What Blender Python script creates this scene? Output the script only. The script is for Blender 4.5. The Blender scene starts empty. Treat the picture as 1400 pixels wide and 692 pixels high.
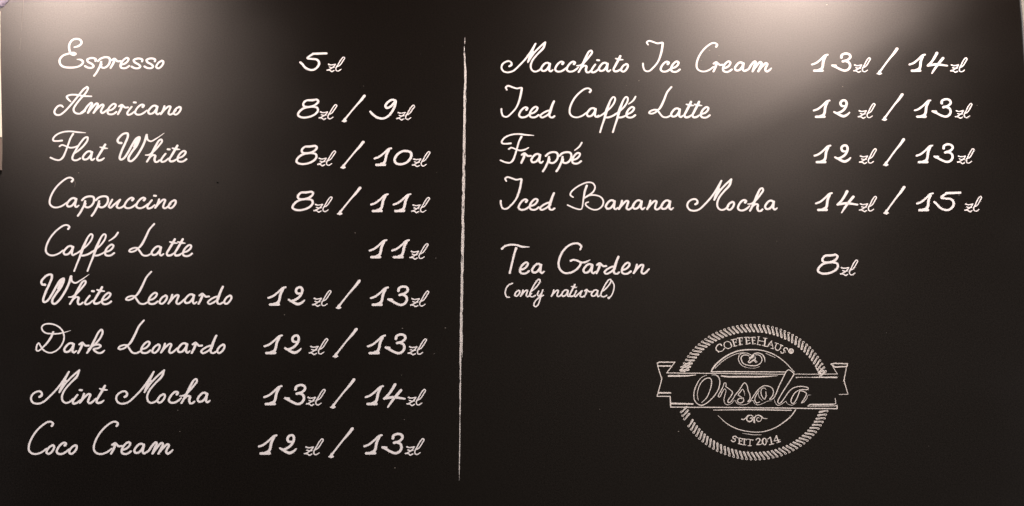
import bpy, bmesh, math, random
from mathutils import Vector
random.seed(7)
R = math.radians
scene = bpy.context.scene
col = scene.collection

# ------------------------------------------------------------------ camera
F_PX = 4330.0            # focal length in pixels of the 1400 px wide photograph
PITCH = R(27.0)          # the board hangs high, seen from below
DIST = 3.86              # metres from the lens to the plane of the board
EYE = 1.5
cam_d = bpy.data.cameras.new('camera'); cam = bpy.data.objects.new('camera', cam_d); col.objects.link(cam)
cam.location = (0, -DIST, EYE); cam.rotation_euler = (R(90) + PITCH, 0, 0)
cam_d.sensor_width = 36; cam_d.lens = 36 * F_PX / 1400
cam_d.clip_start = .05; cam_d.clip_end = 100
scene.camera = cam

# ------------------------------------------------------------------ light
w = bpy.data.worlds.new('World'); scene.world = w; w.use_nodes = True
bg = w.node_tree.nodes['Background']
bg.inputs['Color'].default_value = (1.0, .90, .74, 1); bg.inputs['Strength'].default_value = .02

def area(name, loc, target, sx, sy, power, colr):
    d = bpy.data.lights.new(name, 'AREA'); d.shape = 'RECTANGLE'; d.size = sx; d.size_y = sy
    d.energy = power; d.color = colr
    o = bpy.data.objects.new(name, d); col.objects.link(o); o.location = loc
    o.rotation_euler = (Vector(target) - Vector(loc)).to_track_quat('-Z', 'Y').to_euler()
    return o
def spot(name, loc, target, power, colr, size, blend, radius):
    d = bpy.data.lights.new(name, 'SPOT'); d.energy = power; d.color = colr
    d.spot_size = R(size); d.spot_blend = blend; d.shadow_soft_size = radius
    o = bpy.data.objects.new(name, d); col.objects.link(o); o.location = loc
    o.rotation_euler = (Vector(target) - Vector(loc)).to_track_quat('-Z', 'Y').to_euler()
    return o
# side fills added in place of the shop's light, and two ceiling spotlights close in front of the wall above the board
area('side_fill', (-3.5, -1.0, 4.0), (0, 0, 3.5), 1.0, 1.6, 160, (1.0, .91, .90))
area('side_fill', (3.5, -1.0, 4.0), (0, 0, 3.5), 1.0, 1.6, 176, (1.0, .91, .89))
spot('wall_spot', (-.703, -.26, 4.122), (-.70, 0, 3.6), 19, (1, .79, .685), 150, .6, .06)
spot('wall_spot', (.455, -.305, 4.24), (.45, 0, 3.6), 42, (1, .79, .685), 150, .6, .065)
spot('gloss_fill_spot', (.60, -2.2, 4.22), (.35, 0, 3.3), 7.5, (1, .84, .70), 100, 1, .12)  # added unseen lamp that lifts the broad dim gloss at lower right

scene.view_settings.view_transform = 'Standard'; scene.view_settings.look = 'None'
scene.view_settings.exposure = 0; scene.view_settings.gamma = 1
scene.view_settings.use_curve_mapping = False

# ------------------------------------------------------------------ measuring: a pixel of the photograph as a point of the board
def B(px, py):
    x = (px - 700) / F_PX; y = (346 - py) / F_PX
    dy = math.cos(PITCH) - y * math.sin(PITCH); dz = math.sin(PITCH) + y * math.cos(PITCH)
    t = DIST / dy
    return (t * x, EYE + t * dz)

# ------------------------------------------------------------------ materials
def mat(name, rgb, rough=.5, spec=.5):
    m = bpy.data.materials.new(name); m.use_nodes = True
    b = m.node_tree.nodes['Principled BSDF']
    b.inputs['Base Color'].default_value = (*rgb, 1); b.inputs['Roughness'].default_value = rough
    b.inputs['Specular IOR Level'].default_value = spec
    return m
def node(m, t, **kw):
    n = m.node_tree.nodes.new(t)
    for k, v in kw.items(): setattr(n, k, v)
    return n
def board_mat():
    m = bpy.data.materials.new('black_satin_board'); m.use_nodes = True; nt = m.node_tree; L = nt.links
    nt.nodes.remove(nt.nodes['Principled BSDF']); out = nt.nodes['Material Output']
    df = node(m, 'ShaderNodeBsdfDiffuse'); df.inputs['Color'].default_value = (.0064, .0050, .0042, 1)
    gl = node(m, 'ShaderNodeBsdfAnisotropic', distribution='BECKMANN'); gl.inputs['Color'].default_value = (1, 1, 1, 1)
    fr = node(m, 'ShaderNodeFresnel'); fr.inputs['IOR'].default_value = 1.5
    mx = node(m, 'ShaderNodeMixShader'); L.new(fr.outputs[0], mx.inputs[0]); L.new(df.outputs[0], mx.inputs[1]); L.new(gl.outputs[0], mx.inputs[2])
    L.new(mx.outputs[0], out.inputs['Surface'])
    tc = node(m, 'ShaderNodeTexCoord')
    n1 = node(m, 'ShaderNodeTexNoise'); n1.inputs['Scale'].default_value = 420; n1.inputs['Detail'].default_value = 3
    n2 = node(m, 'ShaderNodeTexNoise'); n2.inputs['Scale'].default_value = 6; n2.inputs['Detail'].default_value = 4
    mp = node(m, 'ShaderNodeMapping'); mp.inputs['Scale'].default_value = (1, 1, 2.5)
    n3 = node(m, 'ShaderNodeTexNoise'); n3.inputs['Scale'].default_value = 130; n3.inputs['Detail'].default_value = 2
    L.new(tc.outputs['Object'], mp.inputs['Vector']); L.new(mp.outputs['Vector'], n3.inputs['Vector'])
    L.new(tc.outputs['Object'], n1.inputs['Vector']); L.new(tc.outputs['Object'], n2.inputs['Vector'])
    bm1 = node(m, 'ShaderNodeBump'); bm1.inputs['Strength'].default_value = .16; bm1.inputs['Distance'].default_value = .0004
    L.new(n1.outputs['Fac'], bm1.inputs['Height'])
    bm2 = node(m, 'ShaderNodeBump'); bm2.inputs['Strength'].default_value = .05; bm2.inputs['Distance'].default_value = .0008
    L.new(n3.outputs['Fac'], bm2.inputs['Height']); L.new(bm1.outputs['Normal'], bm2.inputs['Normal'])
    for b in (df, gl): L.new(bm2.outputs['Normal'], b.inputs['Normal'])
    # fine grain of the coating, in colour and in sheen
    n4 = node(m, 'ShaderNodeTexNoise'); n4.inputs['Scale'].default_value = 480; n4.inputs['Detail'].default_value = 2.5; n4.inputs['Roughness'].default_value = .65
    L.new(tc.outputs['Object'], n4.inputs['Vector'])
    for lo, hi, base, sock in ((.5, 1.5, (.0064, .0050, .0042, 1), df.inputs['Color']), (.90, 1.10, (1, 1, 1, 1), gl.inputs['Color'])):
        r = node(m, 'ShaderNodeMapRange'); r.inputs['From Min'].default_value = .3; r.inputs['From Max'].default_value = .7
        r.inputs['To Min'].default_value = lo; r.inputs['To Max'].default_value = hi
        x = node(m, 'ShaderNodeMix', data_type='RGBA', blend_type='MULTIPLY'); x.clamp_result = False
        x.inputs['Factor'].default_value = 1; x.inputs['A'].default_value = base
        L.new(n4.outputs['Fac'], r.inputs['Value']); L.new(r.outputs['Result'], x.inputs['B']); L.new(x.outputs['Result'], sock)
    mr = node(m, 'ShaderNodeMapRange'); mr.inputs['From Min'].default_value = .3; mr.inputs['From Max'].default_value = .7
    mr.inputs['To Min'].default_value = .455; mr.inputs['To Max'].default_value = .485
    L.new(n2.outputs['Fac'], mr.inputs['Value']); L.new(mr.outputs['Result'], gl.inputs['Roughness'])
    return m
def paint_mat(name, rgb, a, scale=260, lo=.9):
    m = mat(name, rgb, .75, .2); nt = m.node_tree; L = nt.links; b = nt.nodes['Principled BSDF']
    g = node(m, 'ShaderNodeNewGeometry'); n = node(m, 'ShaderNodeTexNoise'); n.inputs['Scale'].default_value = scale
    L.new(g.outputs['Position'], n.inputs['Vector'])
    mr = node(m, 'ShaderNodeMapRange'); mr.inputs['From Min'].default_value = .3; mr.inputs['From Max'].default_value = .65
    mr.inputs['To Min'].default_value = lo; mr.inputs['To Max'].default_value = 1
    mx = node(m, 'ShaderNodeMix', data_type='RGBA', blend_type='MULTIPLY'); mx.inputs['Factor'].default_value = 1
    mx.inputs['A'].default_value = (*rgb, 1)
    L.new(n.outputs['Fac'], mr.inputs['Value']); L.new(mr.outputs['Result'], mx.inputs['B']); L.new(mx.outputs['Result'], b.inputs['Base Color'])
    return m
M_board = board_mat()
M_ink = paint_mat('white_marker_ink', (.79, .765, .765), 1)
M_chalk = paint_mat('chalky_logo_ink', (.84, .79, .74), 1, 700, .52)
M_line = paint_mat('chalk_line', (.80, .77, .745), 1, 900, .30)
M_edge = mat('dark_board_edge', (.02, .016, .012), .5)
M_faint = mat('faint_scratch', (.10, .085, .075), .6)
M_hole = mat('dark_chip', (.002, .002, .002), .9, .1)
M_dust = mat('pale_dust', (.20, .18, .16), .8, .2)
def wall_mat(name, rgb):
    m = mat(name, rgb, .85, .2); nt = m.node_tree; L = nt.links
    n = node(m, 'ShaderNodeTexNoise'); n.inputs['Scale'].default_value = 180
    bp = node(m, 'ShaderNodeBump'); bp.inputs['Strength'].default_value = .3; bp.inputs['Distance'].default_value = .002
    tc = node(m, 'ShaderNodeTexCoord'); L.new(tc.outputs['Object'], n.inputs['Vector'])
    L.new(n.outputs['Fac'], bp.inputs['Height']); L.new(bp.outputs['Normal'], nt.nodes['Principled BSDF'].inputs['Normal'])
    return m
M_wall = wall_mat('cream_plaster', (.70, .64, .54))

# ------------------------------------------------------------------ helpers
def link(name, me, m=None, parent=None, loc=(0, 0, 0)):
    o = bpy.data.objects.new(name, me); col.objects.link(o); o.location = loc
    if m is not None and me is not None and not me.materials: me.materials.append(m)
    if parent is not None: o.parent = parent
    return o
def tag(o, **kw):
    for k, v in kw.items(): o[k] = v
    return o
def crom(pts, n=7):
    """centripetal-ish Catmull-Rom through (x, y, w)"""
    if len(pts) < 3: 
        a, b = pts[0], pts[-1]
        return [tuple(a[i] + (b[i] - a[i]) * k / 4 for i in range(3)) for k in range(5)]
    P = [tuple(2 * pts[0][i] - pts[1][i] for i in range(3))] + list(pts) + [tuple(2 * pts[-1][i] - pts[-2][i] for i in range(3))]
    def T(a, b): return max(math.hypot(a[0] - b[0], a[1] - b[1]) ** .5, 1e-5)
    out = []
    for k in range(1, len(P) - 2):
        p0, p1, p2, p3 = P[k - 1:k + 3]
        t0 = 0; t1 = t0 + T(p0, p1); t2 = t1 + T(p1, p2); t3 = t2 + T(p2, p3)
        for j in range(n):
            t = t1 + (t2 - t1) * j / n; r = []
            for i in range(3):
                a1 = (t1 - t) / (t1 - t0) * p0[i] + (t - t0) / (t1 - t0) * p1[i]
                a2 = (t2 - t) / (t2 - t1) * p1[i] + (t - t1) / (t2 - t1) * p2[i]
                a3 = (t3 - t) / (t3 - t2) * p2[i] + (t - t2) / (t3 - t2) * p3[i]
                b1 = (t2 - t) / (t2 - t0) * a1 + (t - t0) / (t2 - t0) * a2
                b2 = (t3 - t) / (t3 - t1) * a2 + (t - t1) / (t3 - t1) * a3
                r.append((t2 - t) / (t2 - t1) * b1 + (t - t1) / (t2 - t1) * b2)
            out.append(tuple(r))
    out.append(tuple(pts[-1]))
    return out
FACE = -.00012
_lvl = [0]
def ribbon(verts, faces, path):
    """path: (x, z, width) in metres on the board; a thin layer of ink whose level rises a hair along the stroke"""
    n = len(path); lv = _lvl[0]; _lvl[0] = (lv + 1) % 40
    base = FACE - lv * .000004
    rows = []
    for i, (x, z, wd) in enumerate(path):
        a = path[max(i - 1, 0)]; b = path[min(i + 1, n - 1)]
        dx, dz = b[0] - a[0], b[1] - a[1]; l = math.hypot(dx, dz) or 1e-9; dx /= l; dz /= l
        y = base - .00002 * i / n; h = wd / 2
        k = len(verts); verts += [(x - dz * h, y, z + dx * h), (x + dz * h, y, z - dx * h)]; rows.append((k, k + 1, x, z, y, dx, dz, h))
    for a, b in zip(rows, rows[1:]): faces.append((a[0], a[1], b[1], b[0]))
    for r, s in ((rows[0], -1), (rows[-1], 1)):          # round ends
        k = len(verts); pts = []
        for j in range(1, 6):
            an = math.pi * j / 6; c, sn = math.cos(an), math.sin(an)
            pts.append((r[2] + s * r[5] * r[7] * sn - r[6] * r[7] * c, r[4], r[3] + s * r[6] * r[7] * sn + r[5] * r[7] * c))
        verts += pts; ids = list(range(k, k + 5))
        f = [r[0]] + ids + [r[1]]
        faces.append(tuple(f if s < 0 else f[::-1]))
def fix(f, verts):                                        # every face looks to the room (-y)
    a, b, c = (Vector(verts[f[i]]) for i in (0, 1, 2))
    A = 0
    for i in range(len(f)):
        p, q = verts[f[i]], verts[f[(i + 1) % len(f)]]; A += p[0] * q[2] - q[0] * p[2]
    return f if A > 0 else f[::-1]
def mesh(name, verts, faces, m=None):
    me = bpy.data.meshes.new(name); me.from_pydata(verts, [], [fix(f, verts) for f in faces])
    if m: me.materials.append(m)
    return me
def strokes_mesh(name, strokes, origin, m, conv, wscale, n=7):
    """strokes in window coordinates -> a mesh relative to the board point origin"""
    verts, faces = [], []
    for st in strokes:
        pts = []
        for (x, y, wd) in st:
            X, Z = B(*conv(x, y)); pts.append((X - origin[0], Z - origin[1], wd * wscale * .001))
        ribbon(verts, faces, crom(pts, n))
    return mesh(name, verts, faces, m)

# ------------------------------------------------------------------ the setting
def box(bm, x0, x1, y0, y1, z0, z1, bev=0):
    r = bmesh.ops.create_cube(bm, size=1)
    for v in r['verts']:
        v.co = Vector(((x0 + x1) / 2 + v.co.x * (x1 - x0), (y0 + y1) / 2 + v.co.y * (y1 - y0), (z0 + z1) / 2 + v.co.z * (z1 - z0)))
    if bev:
        ed = list({e for v in r['verts'] for e in v.link_edges})
        bmesh.ops.bevel(bm, geom=ed, offset=bev, segments=4, affect='EDGES', profile=.5)
def bmo(name, bm, m, parent=None):
    me = bpy.data.meshes.new(name); bm.to_mesh(me); bm.free(); me.materials.append(m)
    for p in me.polygons: p.use_smooth = False
    return link(name, me, m, parent)
bm = bmesh.new(); box(bm, -4, 4, .03, .15, -.02, 6)
tag(bmo('wall', bm, M_wall), kind='structure')

board = link('menu_board', None)
board.location = (0, 0, B(700, 760)[1]); BZ = board.location.z
tag(board, label='large black wall menu board with white handwritten coffee prices and a round chalk logo', category='menu board')
bm = bmesh.new()
# outline of the front face, corner by corner
out = [B(-40, -60), B(-60, 760), B(1452, 760), B(1400.4, 30), B(1398.0, 4), B(1394, -60)]
fv = [bm.verts.new((x, 0, z)) for x, z in out]; kv = [bm.verts.new((x, .028, z)) for x, z in out]
ff = bm.faces.new(fv); bm.faces.new(kv[::-1])
for i in range(len(out)): j = (i + 1) % len(out); bm.faces.new((fv[i], kv[i], kv[j], fv[j]))
bmesh.ops.recalc_face_normals(bm, faces=bm.faces)
bmesh.ops.bevel(bm, geom=list(ff.edges), offset=.0058, segments=5, affect='EDGES', profile=.5)
panel = bmo('panel', bm, M_board, board); panel.location = (0, 0, -BZ)
for p in panel.data.polygons: p.use_smooth = len(p.vertices) == 4
panel.data.set_sharp_from_angle(angle=R(50))
# children of the board are placed in world x, z; the board's own offset is taken off
def child(name, me, X, Z, parent, pz=0.0, px=0.0):
    return link(name, me, None, parent, (X - px, 0, Z - pz))

# ------------------------------------------------------------------ glyphs, traced as pen strokes
# each: window origin, anchor x, baseline y, default width, strokes (all in eighths of a photograph pixel)
G = {}
def glyph(ch, win, ax, by, wd, *sts):
    out = []
    for s in sts:
        v = s.split(); st = []
        for p in v:
            q = p.split(','); st.append((float(q[0]), float(q[1]), float(q[2]) if len(q) > 2 else wd))
        if len(st) == 1: st = [st[0], (st[0][0] + 3, st[0][1], st[0][2])]
        out.append(st)
    G[ch] = dict(win=win, ax=ax, by=by, st=out, me=None)
glyph('E', (60, 40), 158, 433, 24, '332,197,16 375,186 404,165 412,143 398,118 365,107 328,111 300,130 280,165 276,205 284,245 300,272 328,282 348,271 325,259 290,264 255,272 212,288 180,320 171,352 186,392 225,415 285,421 340,418 392,402 424,374 424,350 404,335 362,330,8')
glyph('s', (60, 40), 1108, 438, 24, '1214,352 1216,333 1190,321 1150,323 1123,338 1132,360 1176,386 1194,408 1178,425 1132,425 1100,408')
glyph('p', (60, 232), 370, 423, 24, '417,335 450,306 500,292 540,300 550,330 538,372 508,404 478,414 448,400 455,372', '452,345 440,390 420,430 398,470 372,505')
glyph('r', (160, 362), 890, 440, 23, '903,336 934,318 952,334 972,350 1004,348', '936,328,27 922,370,27 892,428')
glyph('e', (160, 362), 333, 443, 23, '352,388 392,376 427,345 436,318 418,307 390,322 358,360 345,395 352,422 384,431 414,424 444,402')
glyph('o', (160, 362), 1160, 440, 23, '1238,338 1205,354 1177,390 1173,416 1196,428 1226,408 1250,368 1248,344 1232,337')
glyph('A', (60, 104), 103, 437, 22, '210,340,18 190,323 158,328 127,360 115,398 135,424 172,426 220,395 300,310 380,212 438,142 470,122', '470,122,30 483,132 455,190 400,250 345,322 325,362 335,396 372,413 412,408 450,382', '292,280,16 262,250 251,225 285,208 350,206 430,219 520,223,18')
glyph('m', (120, 560), 708, 498, 24, '628,478,18 665,452 702,398 745,358,22 755,370 736,412 708,482', '708,482 748,428 808,366 822,378 800,430 773,482', '773,482 820,425 874,380 887,392 866,436 858,466 874,484 900,470 930,442,16')
glyph('a', (140, 490), 1028, 492, 24, '1142,402 1128,379 1098,380 1062,412 1042,450 1056,474 1090,470 1122,438 1145,398', '1146,388,26 1136,430,28 1134,466 1150,481 1176,463,16')
glyph('c', (140, 490), 715, 497, 23, '815,394,30 828,376 806,365 772,384 737,430 728,464 750,485 790,484 828,464 862,434,16')
glyph('d', (160, 362), 1158, 440, 22, '1116,345 1072,355 1018,385 994,412 1010,430 1055,414 1110,374', '1158,241,24 1134,290,26 1112,350,30 1096,395,26 1104,424 1130,429 1154,414')
glyph('f', (50, 296), 412, 440, 20, '400,424 440,405 500,362 560,310 603,250 612,206 595,194 568,220 532,290,26 502,360,32 475,440,24 440,525 412,598', '476,428 520,428,24 568,410 610,384')
glyph('`', (50, 296), 892, 440, 22, '890,178 862,218 828,246,18 793,268,12')
glyph('h', (140, 490), 865, 503, 22, '848,412,14 890,408 940,368 1000,300 1034,250 1026,228 1002,238 965,300,26 922,388,28 885,455 864,490', '866,488 900,436 938,412 958,420,26 950,462,26 960,492 984,492 1006,474')
glyph('i', (30, 490), 645, 507, 23, '607,400 576,440 556,478 566,496 600,488 640,455,18', '634,347,25 654,349,25')
glyph('k', (40, 426), 632, 465, 22, '668,400,18 725,352 778,288 802,225 790,198 762,222 715,310,24 672,395,28 633,453', '650,412 705,372 760,362 782,378 756,400 704,412 728,440 765,455 800,446 822,426,16')
glyph('l', (60, 168), 300, 425, 22, '322,345,18 380,305 440,248 478,190 476,160 450,165 405,215 350,300 318,362 312,396 330,412 362,411 398,392')
glyph('n', (160, 362), 562, 440, 23, '604,330 592,372,26 562,425', '562,425 606,372 655,332 672,338 658,382 650,416 668,430 698,415 734,380,18')
glyph('t', (180, 168), 500, 435, 26, '500,250 472,300,28 436,360 414,402,24 426,422 460,418 490,398,16', '446,278,16 485,288 526,292,12')
glyph('u', (60, 232), 745, 430, 23, '747,330 724,372 711,404 728,418 768,384 830,332', '834,330 806,378 798,408 822,422 860,408 892,378,16')
glyph('F', (60, 168), 62, 423, 20, '197,195,24 150,200 106,196 101,176 135,134 205,103 285,94 370,103 456,109,8', '320,122,24 290,172 265,240 236,320 205,382,24 170,408 120,402 73,381', '172,258 198,243 240,256,18 290,273 340,266 388,243,12')
glyph('W', (50, 362), 40, 438, 25, '92,220,30 64,216 52,190 74,152 120,114 162,110 168,140 138,218 92,320 73,392 86,410 120,394 165,330 214,242 262,172,30 296,152 298,170 262,250,30 208,325 172,390 175,420 200,428 245,392 302,310 350,215 378,128,28', '290,158,34 268,205,34 236,262,24', '378,140,24 390,184,20 425,200,20 480,172,16 575,106,5')
glyph('C', (50, 296), 90, 436, 21, '346,138,26 360,116 336,96 300,99 240,137 180,195 130,270 103,345 106,392 136,420 180,427 240,408 290,372,18')
glyph('L', (160, 362), 88, 440, 21, '374,78 322,138 280,225,24 235,308,26 203,342 158,343 112,360 99,380 124,388 170,372 196,345', '192,345 215,380 250,424 292,430 334,412')
glyph('D', (40, 426), 68, 462, 17, '262,225,24 238,282,24 190,350,22 140,400 102,430 80,424 84,370 104,345 122,375 160,425 205,448 245,450 302,424 352,370 380,300 374,235 345,188 295,152 235,135 168,141 138,168 144,205 180,235 235,243 310,243 380,230,12 455,208,4')
glyph('M', (30, 490), 87, 505, 21, '192,422,26 214,408,26 218,382 198,362 160,366 116,396 99,440 120,484 170,497 230,480 300,420 380,338 450,248,24 514,148', '512,150 468,240 410,372,20', '410,370 480,270 560,188 628,130', '484,245,18 440,312,34 415,358,22', '628,130,20 600,200,26 530,272 465,350 438,420 448,468 480,488 520,478 560,445')
glyph('I', (670, 104), 112, 460, 20, '185,152,16 172,126 196,109 240,120 290,137 345,130,22 345,150,24 325,250,24 290,340 240,402 185,446 146,440 127,402 124,360')
glyph('B', (770, 232), 42, 445, 18, '108,302,16 80,282 84,252 130,205 200,163 268,140 322,148 348,190 330,240 290,275,22 232,310,20', '258,176,24 236,240,24 222,320,18 196,433,14 150,430 100,412 48,388', '232,310 290,282 350,280 410,300 438,342 430,392 390,430 342,440 285,420 246,385 250,365 276,355,14')
glyph('T', (670, 330), 118, 360, 22, '130,82,26 160,55 220,38 290,42 350,60 428,62,10', '285,75,26 262,150 238,250 215,348')
glyph('G', (740, 330), 178, 360, 23, '425,92,16 437,58 410,28 350,26 288,56 230,120 196,200 191,270 215,320 258,348 320,344 380,312 420,270 436,232', '322,214,26 352,203 392,212 440,232,22 482,228 532,206,10')
glyph('y', (670, 380), 530, 212, 15, '532,145 519,178 532,200 556,178 578,132', '578,132 558,190 544,245 522,298 498,316 481,304 484,274 512,236 552,206 584,192')
glyph('(', (670, 380), 160, 212, 15, '245,60 200,82 171,130 168,180 186,211 212,212')
glyph(')', (670, 380), 1298, 212, 14, '1335,35 1356,80 1350,140 1325,198 1300,220,20', '1297,220,28')
glyph('5', (400, 60), 72, 299, 26, '222,110,28 370,105,28', '222,114,24 182,138 163,158,24 205,166,24 262,172 290,205 278,248 232,283 188,285 140,262 108,225 85,203')
glyph('8', (400, 120), 45, 340, 25, '262,130 205,138,28 150,142 118,176 124,202 165,212,28 230,198 272,168 280,145 262,130', '170,210 110,232 66,275 62,304 100,325 165,324 240,295 275,256 270,222 225,210,24 160,214')
glyph('z', (355, 370), 575, 393, 13, '597,304,18 622,312,14 675,303', '676,305 648,338 614,360 580,375', '580,372,15 612,376 632,390,15 658,378', '606,336 632,344,14 660,340', '684,336 722,318 762,262 780,230 768,219 742,244 706,304 681,350 683,376 704,384 738,364,10')
glyph('/', (400, 120), 535, 375, 22, '786,90,32 745,142,28 690,203,20 600,312,20 568,352,24', '545,366,16 588,364,18', '574,338,24 568,362,42')
glyph('9', (400, 120), 838, 353, 27, '1124,140 1088,132 1042,160 1016,200 1028,222 1065,212 1106,172 1126,145 1124,180 1098,245 1050,308 990,338 930,328 885,300 850,262,24')
glyph('1', (440, 184), 565, 348, 24, '578,262 622,246 680,203,22 730,160 758,151,22', '735,172,22 708,220,28 692,290,28 672,322,34', '598,332,30 688,331,30', '640,328,30 680,312,30')
glyph('0', (440, 184), 780, 343, 28, '945,182 885,183 825,220 796,275 810,312 860,326 930,304 976,245 975,200 942,182')
glyph('2', (355, 370), 303, 386, 27, '444,250,20 412,250 397,220 416,190 450,184 466,208 458,250 430,292 385,322 345,333 318,319,22', '345,333 385,357,30 420,368,32 460,352,26 490,325,16')
glyph('3', (440, 370), 712, 390, 27, '838,222,30 846,192 890,175 930,186 940,216 908,250 852,268,30', '878,262 918,280 930,318 910,358 868,377 820,363 770,336 728,315', '728,315,24 768,316,22')
glyph('4', (440, 500), 665, 438, 26, '800,208,32 768,262,28 730,315 682,362', '682,362,24 780,346,30 905,362,22', '866,270,30 800,346,28 755,405,24 722,455,16')
glyph('j', (100, 0), 0, 0, 10, '0,0 10,0')

def glyph_mesh(ch):
    g = G[ch]
    if g['me'] is None:
        ox, oy = g['win']; o = B(ox + g['ax'] / 8, oy + g['by'] / 8)
        g['me'] = strokes_mesh('glyph', g['st'], o, M_ink, lambda x, y: (ox + x / 8, oy + y / 8), 1 / 8)
    return g['me']
names = {'/': 'slash', '(': 'bracket', ')': 'bracket', '`': 'accent'}
def word(win, text, spec, label, name='handwritten_word', scale=1.0):
    """spec: 'glyph anchor_x baseline' triples in window coordinates"""
    ox, oy = win; v = spec.split(); tr = [(v[i], float(v[i + 1]), float(v[i + 2])) for i in range(0, len(v), 3)]
    X0, Z0 = B(ox + tr[0][1] / 8, oy + tr[0][2] / 8)
    e = child(name, None, X0, Z0, board, BZ); e['label'] = label
    for ch, x, y in tr:
        X, Z = B(ox + x / 8, oy + y / 8)
        nm = names.get(ch, 'digit' if ch.isdigit() else ('currency_mark' if ch == 'z' else 'letter'))
        o = child(nm, glyph_mesh(ch), X, Z, e, Z0, X0)
        if ch == '`' and win[0] > 600: o.scale = (.88, 1, .95)
    return e

# ------------------------------------------------------------------ the drinks
W = word
def drink(win, text, spec): W(win, text, spec, 'white handwritten word ' + text)
drink((60, 40), 'Espresso', 'E 158 433 s 458 434 p 547 432 r 728 436 e 826 440 s 968 439 s 1108 438 o 1218 440')
drink((60, 104), 'Americano', 'A 103 437 m 482 418 e 685 432 r 808 430 i 997 435 c 986 433 a 1128 430 n 1278 433 o 1408 434')
drink((60, 168), 'Flat', 'F 62 423 l 300 423 a 412 418 t 668 424')
drink((60, 168), 'White', 'W 798 430 h 1128 438 i 1368 438 t 1460 435 e 1450 438')
drink((60, 232), 'Cappuccino', 'C 52 424 a 238 420 p 370 423 p 522 423 u 745 430 c 870 432 c 998 432 i 1218 436 n 1218 433 o 1352 434')
drink((50, 296), 'Caffé', 'C 90 436 a 282 434 f 412 440 f 557 440 e 737 442 ` 892 440')
drink((150, 296), 'Latte', 'L 203 440 a 445 438 t 712 441 t 799 441 e 790 447')
drink((50, 362), 'White', 'W 40 438 h 366 443 i 618 444 t 714 440 e 704 444')
drink((160, 362), 'Leonardo', 'L 88 440 e 333 443 o 454 440 n 562 440 a 726 436 r 890 440 d 1158 440 o 1160 440')
drink((40, 426), 'Dark', 'D 68 462 a 368 460 r 533 466 k 632 465')
drink((160, 426), 'Leonardo', 'L 5 466 e 252 468 o 374 465 n 482 464 a 650 461 r 815 466 d 1086 466 o 1084 466')
drink((30, 490), 'Mint', 'M 87 505 i 645 507 n 634 502 t 905 502')
drink((140, 490), 'Mocha', 'M 140 505 o 590 498 c 715 497 h 865 503 a 1028 492')
drink((30, 560), 'Coco', 'C 62 497 o 256 498 c 367 497 o 504 498')
drink((120, 560), 'Cream', 'C 55 497 r 253 496 e 358 500 a 495 492 m 708 498')
drink((670, 40), 'Macchiato', 'M 118 480 a 548 472 c 703 474 c 830 474 h 970 482 i 1195 483 a 1180 472 t 1438 474 o 1424 476')
drink((790, 40), 'Ice', 'I 703 474 c 897 474 e 1012 479')
drink((910, 40), 'Cream', 'C 335 473 r 522 474 e 620 479 a 748 468 m 953 476')
drink((670, 104), 'Iced', 'I 112 460 c 308 463 e 425 465 d 710 464')
drink((670, 104), 'Caffé', 'C 865 462 a 1048 457 f 1190 465 f 1330 465 e 1483 467 ` 1612 465')
drink((820, 104), 'Latte', 'L 535 462 a 770 460 t 1014 465 t 1102 465 e 1098 468')
drink((670, 168), 'Frappé', 'F 108 453 r 340 450 a 440 448 p 570 450 p 718 450 e 890 459 ` 1022 460')
drink((670, 232), 'Iced', 'I 105 444 c 303 450 e 425 452 d 710 450')
drink((770, 232), 'Banana', 'B 42 445 a 455 444 n 610 447 a 750 444 n 920 447 a 1062 446')
drink((910, 232), 'Mocha', 'M 232 458 o 665 452 c 782 457 h 925 463 a 1078 448')
drink((670, 330), 'Tea', 'T 118 360 e 318 366 a 448 358')
drink((740, 330), 'Garden', 'G 178 360 a 450 360 r 603 362 d 857 366 e 872 369 n 1012 364')
S = .715
e = W((670, 380), 'only', '( 160 212 y 530 212', 'small white handwritten word only with an opening bracket')
e2 = W((670, 380), 'natural', ') 1298 212', 'small white handwritten word natural with a closing bracket')
def small(parent, spec):
    v = spec.split()
    for i in range(0, len(v), 3):
        X, Z = B(670 + float(v[i + 1]) / 8, 380 + float(v[i + 2]) / 8)
        o = child('letter', glyph_mesh(v[i]), X, Z, parent, BZ + parent.location.z, parent.location.x)
        o.scale = (S, 1, S)
small(e, 'o 263 210 n 335 212 l 428 216')
small(e2, 'n 672 212 a 775 212 t 936 212 u 948 215 r 1030 216 a 1100 212 l 1206 216')

# ------------------------------------------------------------------ the prices
PR = 'price'
def price(win, text, spec): W(win, text, spec, 'white handwritten price ' + text, PR)
price((400, 60), '5 zl', '5 72 299 z 373 307')
price((400, 120), '8 zl / 9 zl', '8 45 340 z 285 350 / 535 375 9 838 353 z 1136 356')
price((390, 184), '8 zl / 10 zl', '8 108 337 z 350 346 / 600 372 1 965 349 0 1180 343 z 1385 354')
price((390, 248), '8 zl / 11 zl', '8 65 330 z 310 340 / 563 366 1 927 342 1 1173 342 z 1378 346')
price((450, 306), '11 zl', '1 430 383 1 677 383 z 880 390')
price((355, 370), '12 zl / 13 zl', '1 82 389 2 303 386 z 575 394 / 830 418 1 1205 392 3 1392 390 z 1647 398')
price((350, 434), '12 zl / 13 zl', '1 80 408 2 303 405 z 578 410 / 836 438 1 1212 409 3 1403 406 z 1660 413')
price((350, 500), '13 zl / 14 zl', '1 75 438 3 302 434 z 548 440 / 808 466 1 1188 438 4 1385 438 z 1648 440')
price((340, 570), '12 zl / 13 zl', '1 98 419 2 328 414 z 605 424 / 868 447 1 1252 417 3 1448 412 z 1710 422')
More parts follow.
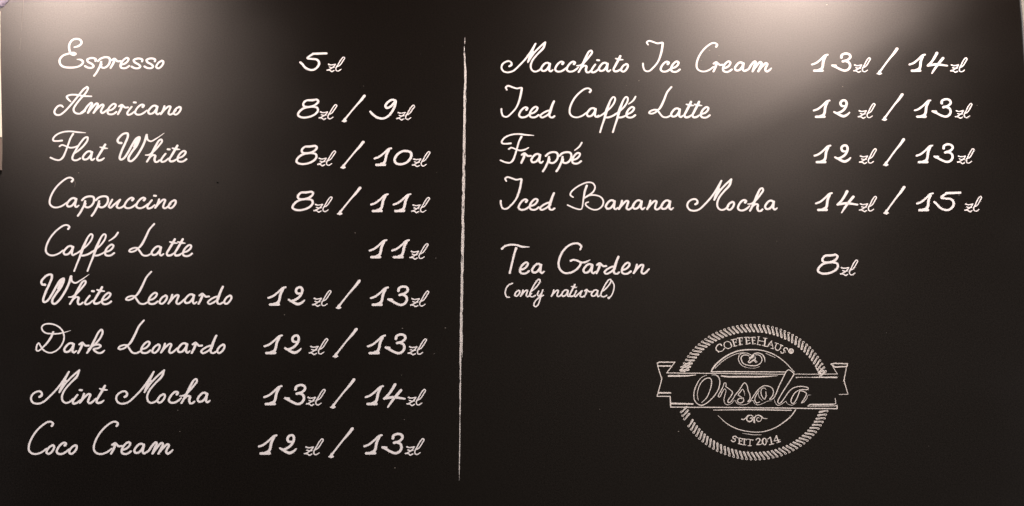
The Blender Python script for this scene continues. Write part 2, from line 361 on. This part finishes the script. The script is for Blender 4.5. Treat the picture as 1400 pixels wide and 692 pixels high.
price((1100, 50), '13 zl / 14 zl', '1 75 391 3 293 386 z 535 395 / 787 416 1 1143 391 4 1338 388 z 1595 395')
price((1100, 114), '12 zl / 13 zl', '1 95 383 2 315 377 z 585 385 / 842 408 1 1202 382 3 1392 377 z 1648 385')
price((1100, 178), '12 zl / 13 zl', '1 103 367 2 325 361 z 598 370 / 857 391 1 1220 367 3 1412 361 z 1670 370')
price((1100, 240), '14 zl / 15 zl', '1 118 394 4 350 391 z 598 398 / 860 422 1 1225 396 5 1417 392 z 1750 400')
price((1090, 320), '8 zl', '8 215 448 z 470 457')

# ------------------------------------------------------------------ the dividing line: a dry brush streak
X0, Z0 = B(632, 350)
cl = [(51, 635.4), (75, 635.2), (95, 636), (150, 635.4), (200, 634.6), (240, 634.2), (300, 633), (350, 632.2), (400, 631.4), (440, 630.8), (500, 629.8), (560, 629), (600, 628.6), (657, 627.8)]
def lx(y):
    for (a, xa), (b, xb) in zip(cl, cl[1:]):
        if a <= y <= b: return xa + (xb - xa) * (y - a) / (b - a)
    return cl[-1][1]
verts, faces = [], []
def streak(y0, y1, off, wd, jit=.18, tap=.15):
    pts = []; y = y0; n = max(3, int((y1 - y0) / 4))
    for k in range(n + 1):
        y = y0 + (y1 - y0) * k / n; t = k / n; f = min(1, t / tap + .15, (1 - t) / tap + .15) if tap else 1
        X, Z = B(lx(y) + off + random.uniform(-jit, jit), y)
        pts.append((X - X0, Z - Z0, max(.15, wd * f * random.uniform(.75, 1.2)) * .001))
    ribbon(verts, faces, pts)
streak(51, 61, 0, .9); streak(63, 71, -.4, 1.3); streak(69, 88, -.7, 1.1); streak(72, 90, .6, .8)
streak(84, 128, .1, 2.5, .2, .1); streak(95, 124, 1.5, .6); streak(120, 150, -.5, 2.3, .25, .05); streak(126, 172, 1.2, .9, .3); streak(146, 178, -.3, 2.8, .25, .05)
streak(170, 200, -.9, 1.5, .3, .05); streak(172, 196, 1.1, .8, .3); streak(176, 190, .2, .7)
for off, w0, seed in ((-1.25, .9, 1), (-.35, 1.1, 2), (.55, 1.0, 3), (1.35, .75, 4)):      # bristle tracks that start and stop
    rr = random.Random(seed); y = 188
    while y < 470:
        ll = rr.uniform(14, 52); streak(y, min(y + ll, 484), off + rr.uniform(-.15, .15), w0 * rr.uniform(.8, 1.5), .22, .06); y += ll + rr.uniform(-2, 7)
streak(290, 312, 0, 2.6, .3); streak(328, 350, -.2, 2.8, .3); streak(362, 380, .1, 2.5, .3); streak(404, 426, -.3, 2.4, .3); streak(240, 252, -1.5, 1.0)
streak(440, 520, -.3, 1.7, .2, .04); streak(455, 500, -1.3, .7); streak(505, 570, 0, 1.4, .15, .05); streak(560, 657, 0, 1.2, .1, .3)
streak(455, 489, 1.9, .6); streak(525, 545, -.9, .8)
ln = child('divider_line', mesh('divider_line', verts, faces, M_line), X0, Z0, board, BZ)
ln['label'] = 'long ragged vertical chalk line between the two columns'

# ------------------------------------------------------------------ the round logo
LX, LZ = B(1030, 536)
logo = child('round_logo', None, LX, LZ, board, BZ); logo['label'] = 'round chalk drawn coffee house logo with rope ring and name ribbon'
def lg(name, win, sc, wd, *sts, label=None, n=5):
    ox, oy = win; out = []
    for s in sts:
        st = []
        for p in s.split():
            q = p.split(','); st.append((float(q[0]), float(q[1]), float(q[2]) if len(q) > 2 else wd))
        out.append(st)
    o = child(name, strokes_mesh(name, out, (LX, LZ), M_chalk, lambda x, y: (ox + x / sc, oy + y / sc), .98 / sc, n), LX, LZ, logo, LZ, LX)
    if label: o['label'] = label
    return o
K = 9.886
# rope ring
CX, CY, RX, RY = 1030.3, 536.3, 105.3, 93.0
def ring(ang, r, sh):      # ang: clockwise from the top
    f = 1 - r / RX * 1.0
    yy = CY - (RY - r * .96) * math.cos(ang + sh); xx = CX - 1.8 * math.cos(ang) + (RX - r * 1.0) * math.sin(ang + sh)
    return xx, yy
def ang_at(y, left):
    a = math.acos((CY - y) / RY); return -a if left else a
def rope(a0, a1, skip=()):
    n = int(abs(a1 - a0) * 99 / 5.75)
    for k in range(n + 1):
        a = a0 + (a1 - a0) * k / n
        if any(lo < a < hi for lo, hi in skip): continue
        tw = .060 + random.uniform(-.004, .004); u = random.uniform
        def P(seq): 
            q = []
            for r, sft, wd in seq:
                x, y = ring(a, r + u(-.15, .15), sft - tw * .4); q.append((x, y, wd * u(.85, 1.15)))
            return q
        g = .024
        paths = [P([(.9, .004, .8), (2.5, .012, .95), (6, tw * .55, 1.2), (9.5, tw * .92, 1.5), (10.6, tw + .002, 1.3)]),
                 P([(.9, .004, .8), (.1, g * .6, .8), (.8, g * 1.2, .8), (3, g * 1.15, .7), (6.5, tw * .5 + g, .7), (9.4, tw * .85 + g, .8), (10.8, tw + g * .7, 1.2), (10.9, tw + .002, 1.3)])]
        lgo = strokes_mesh('rope_strand', paths, (LX, LZ), M_chalk, lambda x, y: (x, y), 1, 3)
        child('rope_strand', lgo, LX, LZ, logo, LZ, LX)
rope(ang_at(506, True), ang_at(508, False))
al, ar = 2 * math.pi - ang_at(563, False), ang_at(563, False)
rope(ar, al, ((2 * math.pi - ang_at(581, False), 2 * math.pi - ang_at(578, False)),))
lg('rope_end', (885, 490), K, 14, '440,160 520,110 600,70', '460,170 540,140 580,110', '470,150 500,175,30', '480,110 560,60 600,30', '450,120 520,90')
lg('rope_end', (1035, 490), K, 14, '800,130 850,210 880,225', '850,190 890,170 860,140', '880,225 910,200 900,160', '830,190,20 870,215,20')
# ribbon
def lines(name, win, segs, label=None):
    """straight hand drawn lines: each 'x,y,w x,y,w ...' kept as single segments so the corners stay sharp"""
    out = []
    for s in segs:
        v = [tuple(float(c) for c in p.split(',')) for p in s.split()]
        for a, b in zip(v, v[1:]):
            m = 8; st = []
            for k in range(m + 1):
                t = k / m; j = 1.6 if 0 < k < m else 0
                st.append((a[0] + (b[0] - a[0]) * t + random.uniform(-j, j), a[1] + (b[1] - a[1]) * t + random.uniform(-j, j), a[2] + (b[2] - a[2]) * t))
            out.append(st)
    ox, oy = win
    o = child(name, strokes_mesh(name, out, (LX, LZ), M_chalk, lambda x, y: (ox + x / K, oy + y / K), .98 / K, 1), LX, LZ, logo, LZ, LX)
    if label: o['label'] = label
lines('ribbon', (885, 490), ['135,66,14 165,52,18 372,52,12 262,198,12', '140,104,16 310,104,20', '135,66,10 141,108,12 196,282,13 132,514,13 308,514,15 316,660,15',
   '150,468,22 314,468,20', '325,610,26 614,618,20', '290,240,26 460,238,24 560,236,18 656,224,7',
   '262,198,12 1100,206,11 1850,216,10', '1984,214,8 2569,214,10', '316,660,14 1400,668,14 2560,682,15',
   '1002,240,16 1100,250,22 1480,250,22 1650,245,16 1765,234,5',
   '2484,78,16 2530,70,18 2706,74,14 2698,112,14 2535,118,20 2484,82,14', '2505,108,9 2570,214,9', '2692,120,9 2657,300,13 2712,486,9 2590,488,8',
   '2538,540,8 2548,616,9 2198,624,14 2168,648,8 2540,645,8', '2240,632,10 2520,630,10', '2548,640,13 2566,640,14 2566,682,14', '2224,258,12 2560,258,22', '2012,258,8 2220,257,6', '2012,262,14 2022,258,14'],
   label='ribbon banner outline crossing the rope ring')
lines('circle_chord', (960, 490), ['122,182,14 600,182,15 1130,186,12'])
lines('circle_chord', (885, 550), ['895,106,9 1384,100,15 1945,110,14'])
lg('inner_circle', (960, 435), K, 13, '122,725,12 145,680,20 200,612,20 330,512,19 480,446,17 620,428,17 800,436,13 960,488,13 1100,580,11 1245,730,9', '172,680,8 300,565,8 440,492,8 560,462,6', '860,478,7 985,532,7')
lg('inner_circle', (960, 565), K, 10, '215,35,5 350,152,11 500,222,13 700,256,11 850,246,12 1000,190,12 1120,110,14 1210,30,14 1262,-45,14', '545,272,4 680,292,9 800,292,4')
lg('pretzel', (990, 475), 19.77, 20, '718,205,24 640,165,18 540,155 430,195 388,290 402,380 460,470 560,530,14 700,562,8 850,560,8 960,520,8',
   '670,232,22 600,208,24 520,216,24 462,272,28 466,345,28 512,430,26 600,475,24 740,498,28 880,490,26 980,430,24 1022,350,24 1000,262,22 940,210,22 850,205,20',
   '700,300,60 790,225,56', '740,235,26 830,168,24 940,158,26 1040,205,30 1092,290,28 1104,400,12', '690,270,26 690,340,24 652,402,26 690,416,36 790,340,30 842,305,26 832,258,22', '790,345,26 865,415,22', '820,330,26 900,396,16', '700,300,20 800,280,10', label='small pretzel drawn above the ribbon')
lg('scroll_ornament', (990, 555), 19.77, 28, '478,362,36 530,372,30 585,325,22 640,262,28', '790,320,22 745,262,24 670,262,30 614,320,32 625,395,30 690,428,34 752,395,34 762,345,30 728,325,24 702,342,18', '815,318,30 812,380,34 815,442,50', '818,330,24 862,270,26 930,256,26 1000,282,36 1062,338,24 1175,346,10', '1015,310,14 1000,385,16 950,425,18 888,398,26 882,348,24 920,318,20 948,330,10', label='small curled ornament drawn below the ribbon')
# the script name, outlined
lg('script_name', (885, 490), K, 12, '800,228,5 730,262,8 665,360,11 632,460,13 636,560,13 680,618,13 740,636,14 810,600,13 900,515,13 960,420,13 980,320,13 960,252,14 920,226,14 872,227,8',
   '735,600,10 800,535,12 842,445,12 868,345,13 860,282,13 830,266,13 780,280,13 720,340,11 688,420,9 675,500,8 690,570,5', label='outlined script capital O of the name')
lg('script_name', (960, 490), K, 11.5, '270,460 235,524 216,516 250,446 288,370 296,338 316,334 324,352 320,384', '320,384 370,418 408,456 400,492 346,578 356,600 384,590 428,530 442,502',
   '270,460,9 304,412,9 322,440,8 308,495,9 294,562,9 310,614,8 350,628,7 400,608,6 440,565,6 472,610,7 532,630,7 605,618,7 682,570,7 710,614,7 760,630,7 830,606,6 882,580,5 940,575,4', label='outlined script letter r of the name')
lg('script_name', (960, 490), K, 11.5, '442,502 500,430 558,342 578,332 604,362 620,430 646,500 645,548 614,588,9', '614,588,9 650,572 700,500', '575,505,4 568,455,7 545,418,10 520,450 488,492 520,520 538,530', '538,545 510,540 482,562 482,590 512,604 548,592 562,560 552,535', label='outlined script letter s of the name')
lg('script_name', (960, 490), K, 11.5, '700,500 762,420 830,374 882,374 940,400 964,450 952,502 912,552', '912,556 958,546 1000,478', '770,440,9 724,510 712,575 735,602 780,590,8', '752,462,7 772,525,7 815,572,5', '865,425,5 838,400,8 805,412,10 795,470,11 815,525,11 842,552,11 864,505,11 860,452,7', label='outlined script letter o of the name')
lg('script_name', (960, 490), K, 12.5, '1000,478 1040,372 1100,250 1142,172 1168,156 1205,174 1240,212 1225,244 1130,392 1062,500 1022,588 1036,610 1062,602 1096,560 1130,510', '975,560,5 990,604,7 1022,636,8 1062,626,7 1130,580,6', label='outlined script letter l of the name')
lg('script_name', (1035, 490), K, 12, '388,510 440,440 500,398 570,380 640,384 690,400,13 688,420,12 590,425 520,460 468,540 460,592 488,610 530,560 560,490 582,440 620,445 668,475 645,535 600,602,9', '600,605,9 630,592,10 670,545,8 690,500,6 730,496,3', '388,580,5 420,620,6 470,634,6 530,600,4', label='outlined script letter a of the name')
# curved capitals
Q = 19.77
cap = lambda win, *s, sc=Q, wd=20: lg('capital_letter', win, sc, wd, *s, n=4)
a_, b_ = (970, 455), (1030, 455)
cap(a_, '328,350,30 292,304,30 218,338,28 178,418,24 210,484,18 290,508,22 360,480,16 400,425,26', '165,400,12 175,460,14 250,530,20')
cap(a_, '575,330 560,270 500,240 420,262 392,330,26 430,400 510,428 580,395 596,330,24 560,262')
cap(a_, '585,195,22 725,172,24', '630,195,34 680,360,36', '655,270,16 720,255,18', '722,175,14 735,212,14', '650,372,20 742,350,22', '715,235,12 722,275,12')
cap(a_, '755,150,22 890,132,24', '805,150,38 830,320,42', '820,235,16 880,222,18', '888,135,14 890,180,12', '795,330,20 888,318,22')
cap(a_, '935,128,20 1075,125,24', '985,130,34 1008,305,36', '1000,218,18 1075,206,22', '1060,130,30 1075,165,14', '985,312,18 1095,292,24', '1080,280,16 1100,265,12')
cap(a_, '1108,130,18 1240,124,22', '1155,130,32 1172,300,32', '1170,215,16 1225,208,20', '1228,130,22 1236,160,12', '1150,308,16 1240,294,22')
cap(b_, '118,106,16 172,112,16', '146,112,20 112,318,20', '95,312,16 190,330,22', '140,212,18 300,240,18', '275,145,20 372,154,22', '325,155,36 300,345,36', '238,345,20 370,375,24')
cap(b_, '388,375,30 425,310,28 488,232,30', '488,232,16 535,430,16', '440,325,14 505,340,12', '470,420,14 540,435,24')
cap(b_, '588,275,22 672,298,22', '632,290,22 592,400,26 610,455,30 660,482,28 715,440,24 752,350,26', '722,325,22 795,352,26')
cap(b_, '925,465,24 910,420,30 850,412,24 818,450,24 850,490,16', '815,450,26 828,505,20 815,545,22 770,552,28 738,515,26', '860,480,10 870,540,8')
cap(b_, '1075,500,34 1050,545,34 1000,552,34 962,510,34 975,460,34 1025,442,34 1070,470,34 1076,500,34', '1005,470,16 1010,530,20', '1015,480,16 1040,490,16', '1020,505,14 1035,530,20')
c_ = (995, 585); q2 = 17.3
cc = lambda *s, wd=20: lg('capital_letter', c_, q2, wd, *s, n=4)
cc('222,235,22 185,202,24 130,208,24 122,240,24 150,262,20 182,290,20 150,330,20 105,322,26 85,295,20', '190,240,10 160,260,8')
cc('240,238,16 355,262,20', '268,250,28 278,375,28', '285,310,14 335,318,18', '345,265,14 342,290,10', '245,375,18 330,392,24')
cc('358,262,18 432,276,16', '396,270,28 386,395,26', '345,402,18 425,408,20')
cc('440,290,18 445,272,16 598,290,20', '590,290,18 585,308,12', '530,290,18 522,415,18', '475,425,18 556,425,20')
cc('668,285,22 700,255,24 745,258,26 760,290,28 730,345,26 685,400,20', '685,402,20 740,398,26 790,392,18 800,370,12')
cc('910,320,20 895,262,22 850,252,28 820,310,36 835,380,30 875,405,24 905,370,22 912,320,20', '930,260,8 945,340,10')
cc('955,262,16 1005,225,26', '1010,225,28 1040,380,26', '985,402,20 1080,378,22')
cc('1148,190,22 1095,312,16', '1095,312,18 1228,288,22', '1150,190,30 1200,335,28', '1160,355,20 1248,325,22')

# ------------------------------------------------------------------ wear: specks, a chip, scratches
def disc(px, py, r, m, name, n=8):
    X, Z = B(px, py); v = []
    for k in range(n):
        a = 2 * math.pi * k / n; rr = r * .00085 * random.uniform(.7, 1.25); v.append((math.cos(a) * rr * 1.3, -.0002, math.sin(a) * rr))
    child(name, mesh(name, v, [tuple(range(n))], m), X, Z, board, BZ)
disc(297.5, 249.8, 1.5, M_hole, 'chip'); disc(1167.5, 82, .7, M_hole, 'chip')
for (x, y, r) in [(107.5, 236.5, .7), (1130.5, 6.5, 1.0), (970, 69, .9), (983, 76, .5), (958.5, 83, .6), (873.5, 110.5, .7), (856.5, 117, .4), (1152, 118.5, .7), (497, 117.8, .8),
        (485.5, 318.5, .6), (389, 430.5, .7), (550, 449, .7), (609, 448.5, .7), (594, 483.5, .6), (243, 561, .6), (553, 573.8, .6), (540, 640, .7), (927.5, 590, .9), (1311, 267.5, .6),
        (863, 379, .6), (575, 74, .4), (604.5, 63, .4), (740.5, 84.5, .5), (61, 438, .5), (246, 590, .5), (1336, 144, .5), (410, 508, .4), (549, 513, .5), (712, 449, .3), (596, 353, .6), (597, 236, .6), (91, 239, .4), (1062, 330, .4), (1212, 455, .4), (820, 560, .35), (1270, 610, .35)]:
    disc(x, y, r, M_dust, 'dust_speck')
def scratch(pts, name='scratch', m=M_faint):
    o = B(*pts[0][:2]); me = strokes_mesh(name, [pts], o, m, lambda x, y: (x, y), 1, 4); child(name, me, o[0], o[1], board, BZ)
scratch([(32.6, -4, .35), (32, 10, .4), (30.5, 25, .4), (29.6, 42, .3)]); scratch([(28.6, 52, .3), (27.2, 68, .35)])
scratch([(101.5, 246.5, .5), (103, 250.5, .7), (101.8, 256, .5)])

# ------------------------------------------------------------------ what shows past the edges of the board
bm = bmesh.new()
def slab(pts, y0, y1):
    a = [bm.verts.new((B(*p)[0], y0, B(*p)[1])) for p in pts]; b = [bm.verts.new((B(*p)[0], y1, B(*p)[1])) for p in pts]
    bm.faces.new(a); bm.faces.new(b[::-1])
    for i in range(len(pts)): bm.faces.new((a[i], b[i], b[(i + 1) % len(pts)], a[(i + 1) % len(pts)]))
    bmesh.ops.recalc_face_normals(bm, faces=bm.faces)
slab([(-60, 17), (.4, 17), (.7, 85), (1.6, 120), (2.9, 189), (-60, 189)], -.004, -.0005)
o = bmo('wall_trim', bm, M_wall); tag(o, label='pale cream trim strip running down the left edge of the black menu board', category='trim')
bm = bmesh.new(); slab([(-60, 189.5), (3.2, 189.5), (3.4, 210), (2.6, 234), (-60, 234)], -.003, -.0005)
o = bmo('bracket', bm, mat('brown_bracket', (.12, .09, .07), .6)); tag(o, label='dull brown bracket below the cream trim at the left edge of the board', category='bracket')
bm = bmesh.new(); bmesh.ops.create_icosphere(bm, subdivisions=5, radius=1)
cx, cz = B(-4, -7)
for v in bm.verts:
    n = v.co.normalized(); q = 1 + .03 * math.sin(n.x * 31 + n.z * 23) * math.sin(n.z * 37 + n.y * 19) + .02 * math.sin(n.x * 71 - n.z * 57 + 2)
    v.co = Vector((cx + n.x * .0185 * q, -.0005 + n.y * .003 * q, cz + n.z * .0235 * q))
o = bmo('plaster_knob', bm, wall_mat('mauve_plaster', (.24, .21, .27))); tag(o, label='mauve grey rough knob poking in at the top left corner of the board', category='knob')
for p in o.data.polygons: p.use_smooth = True
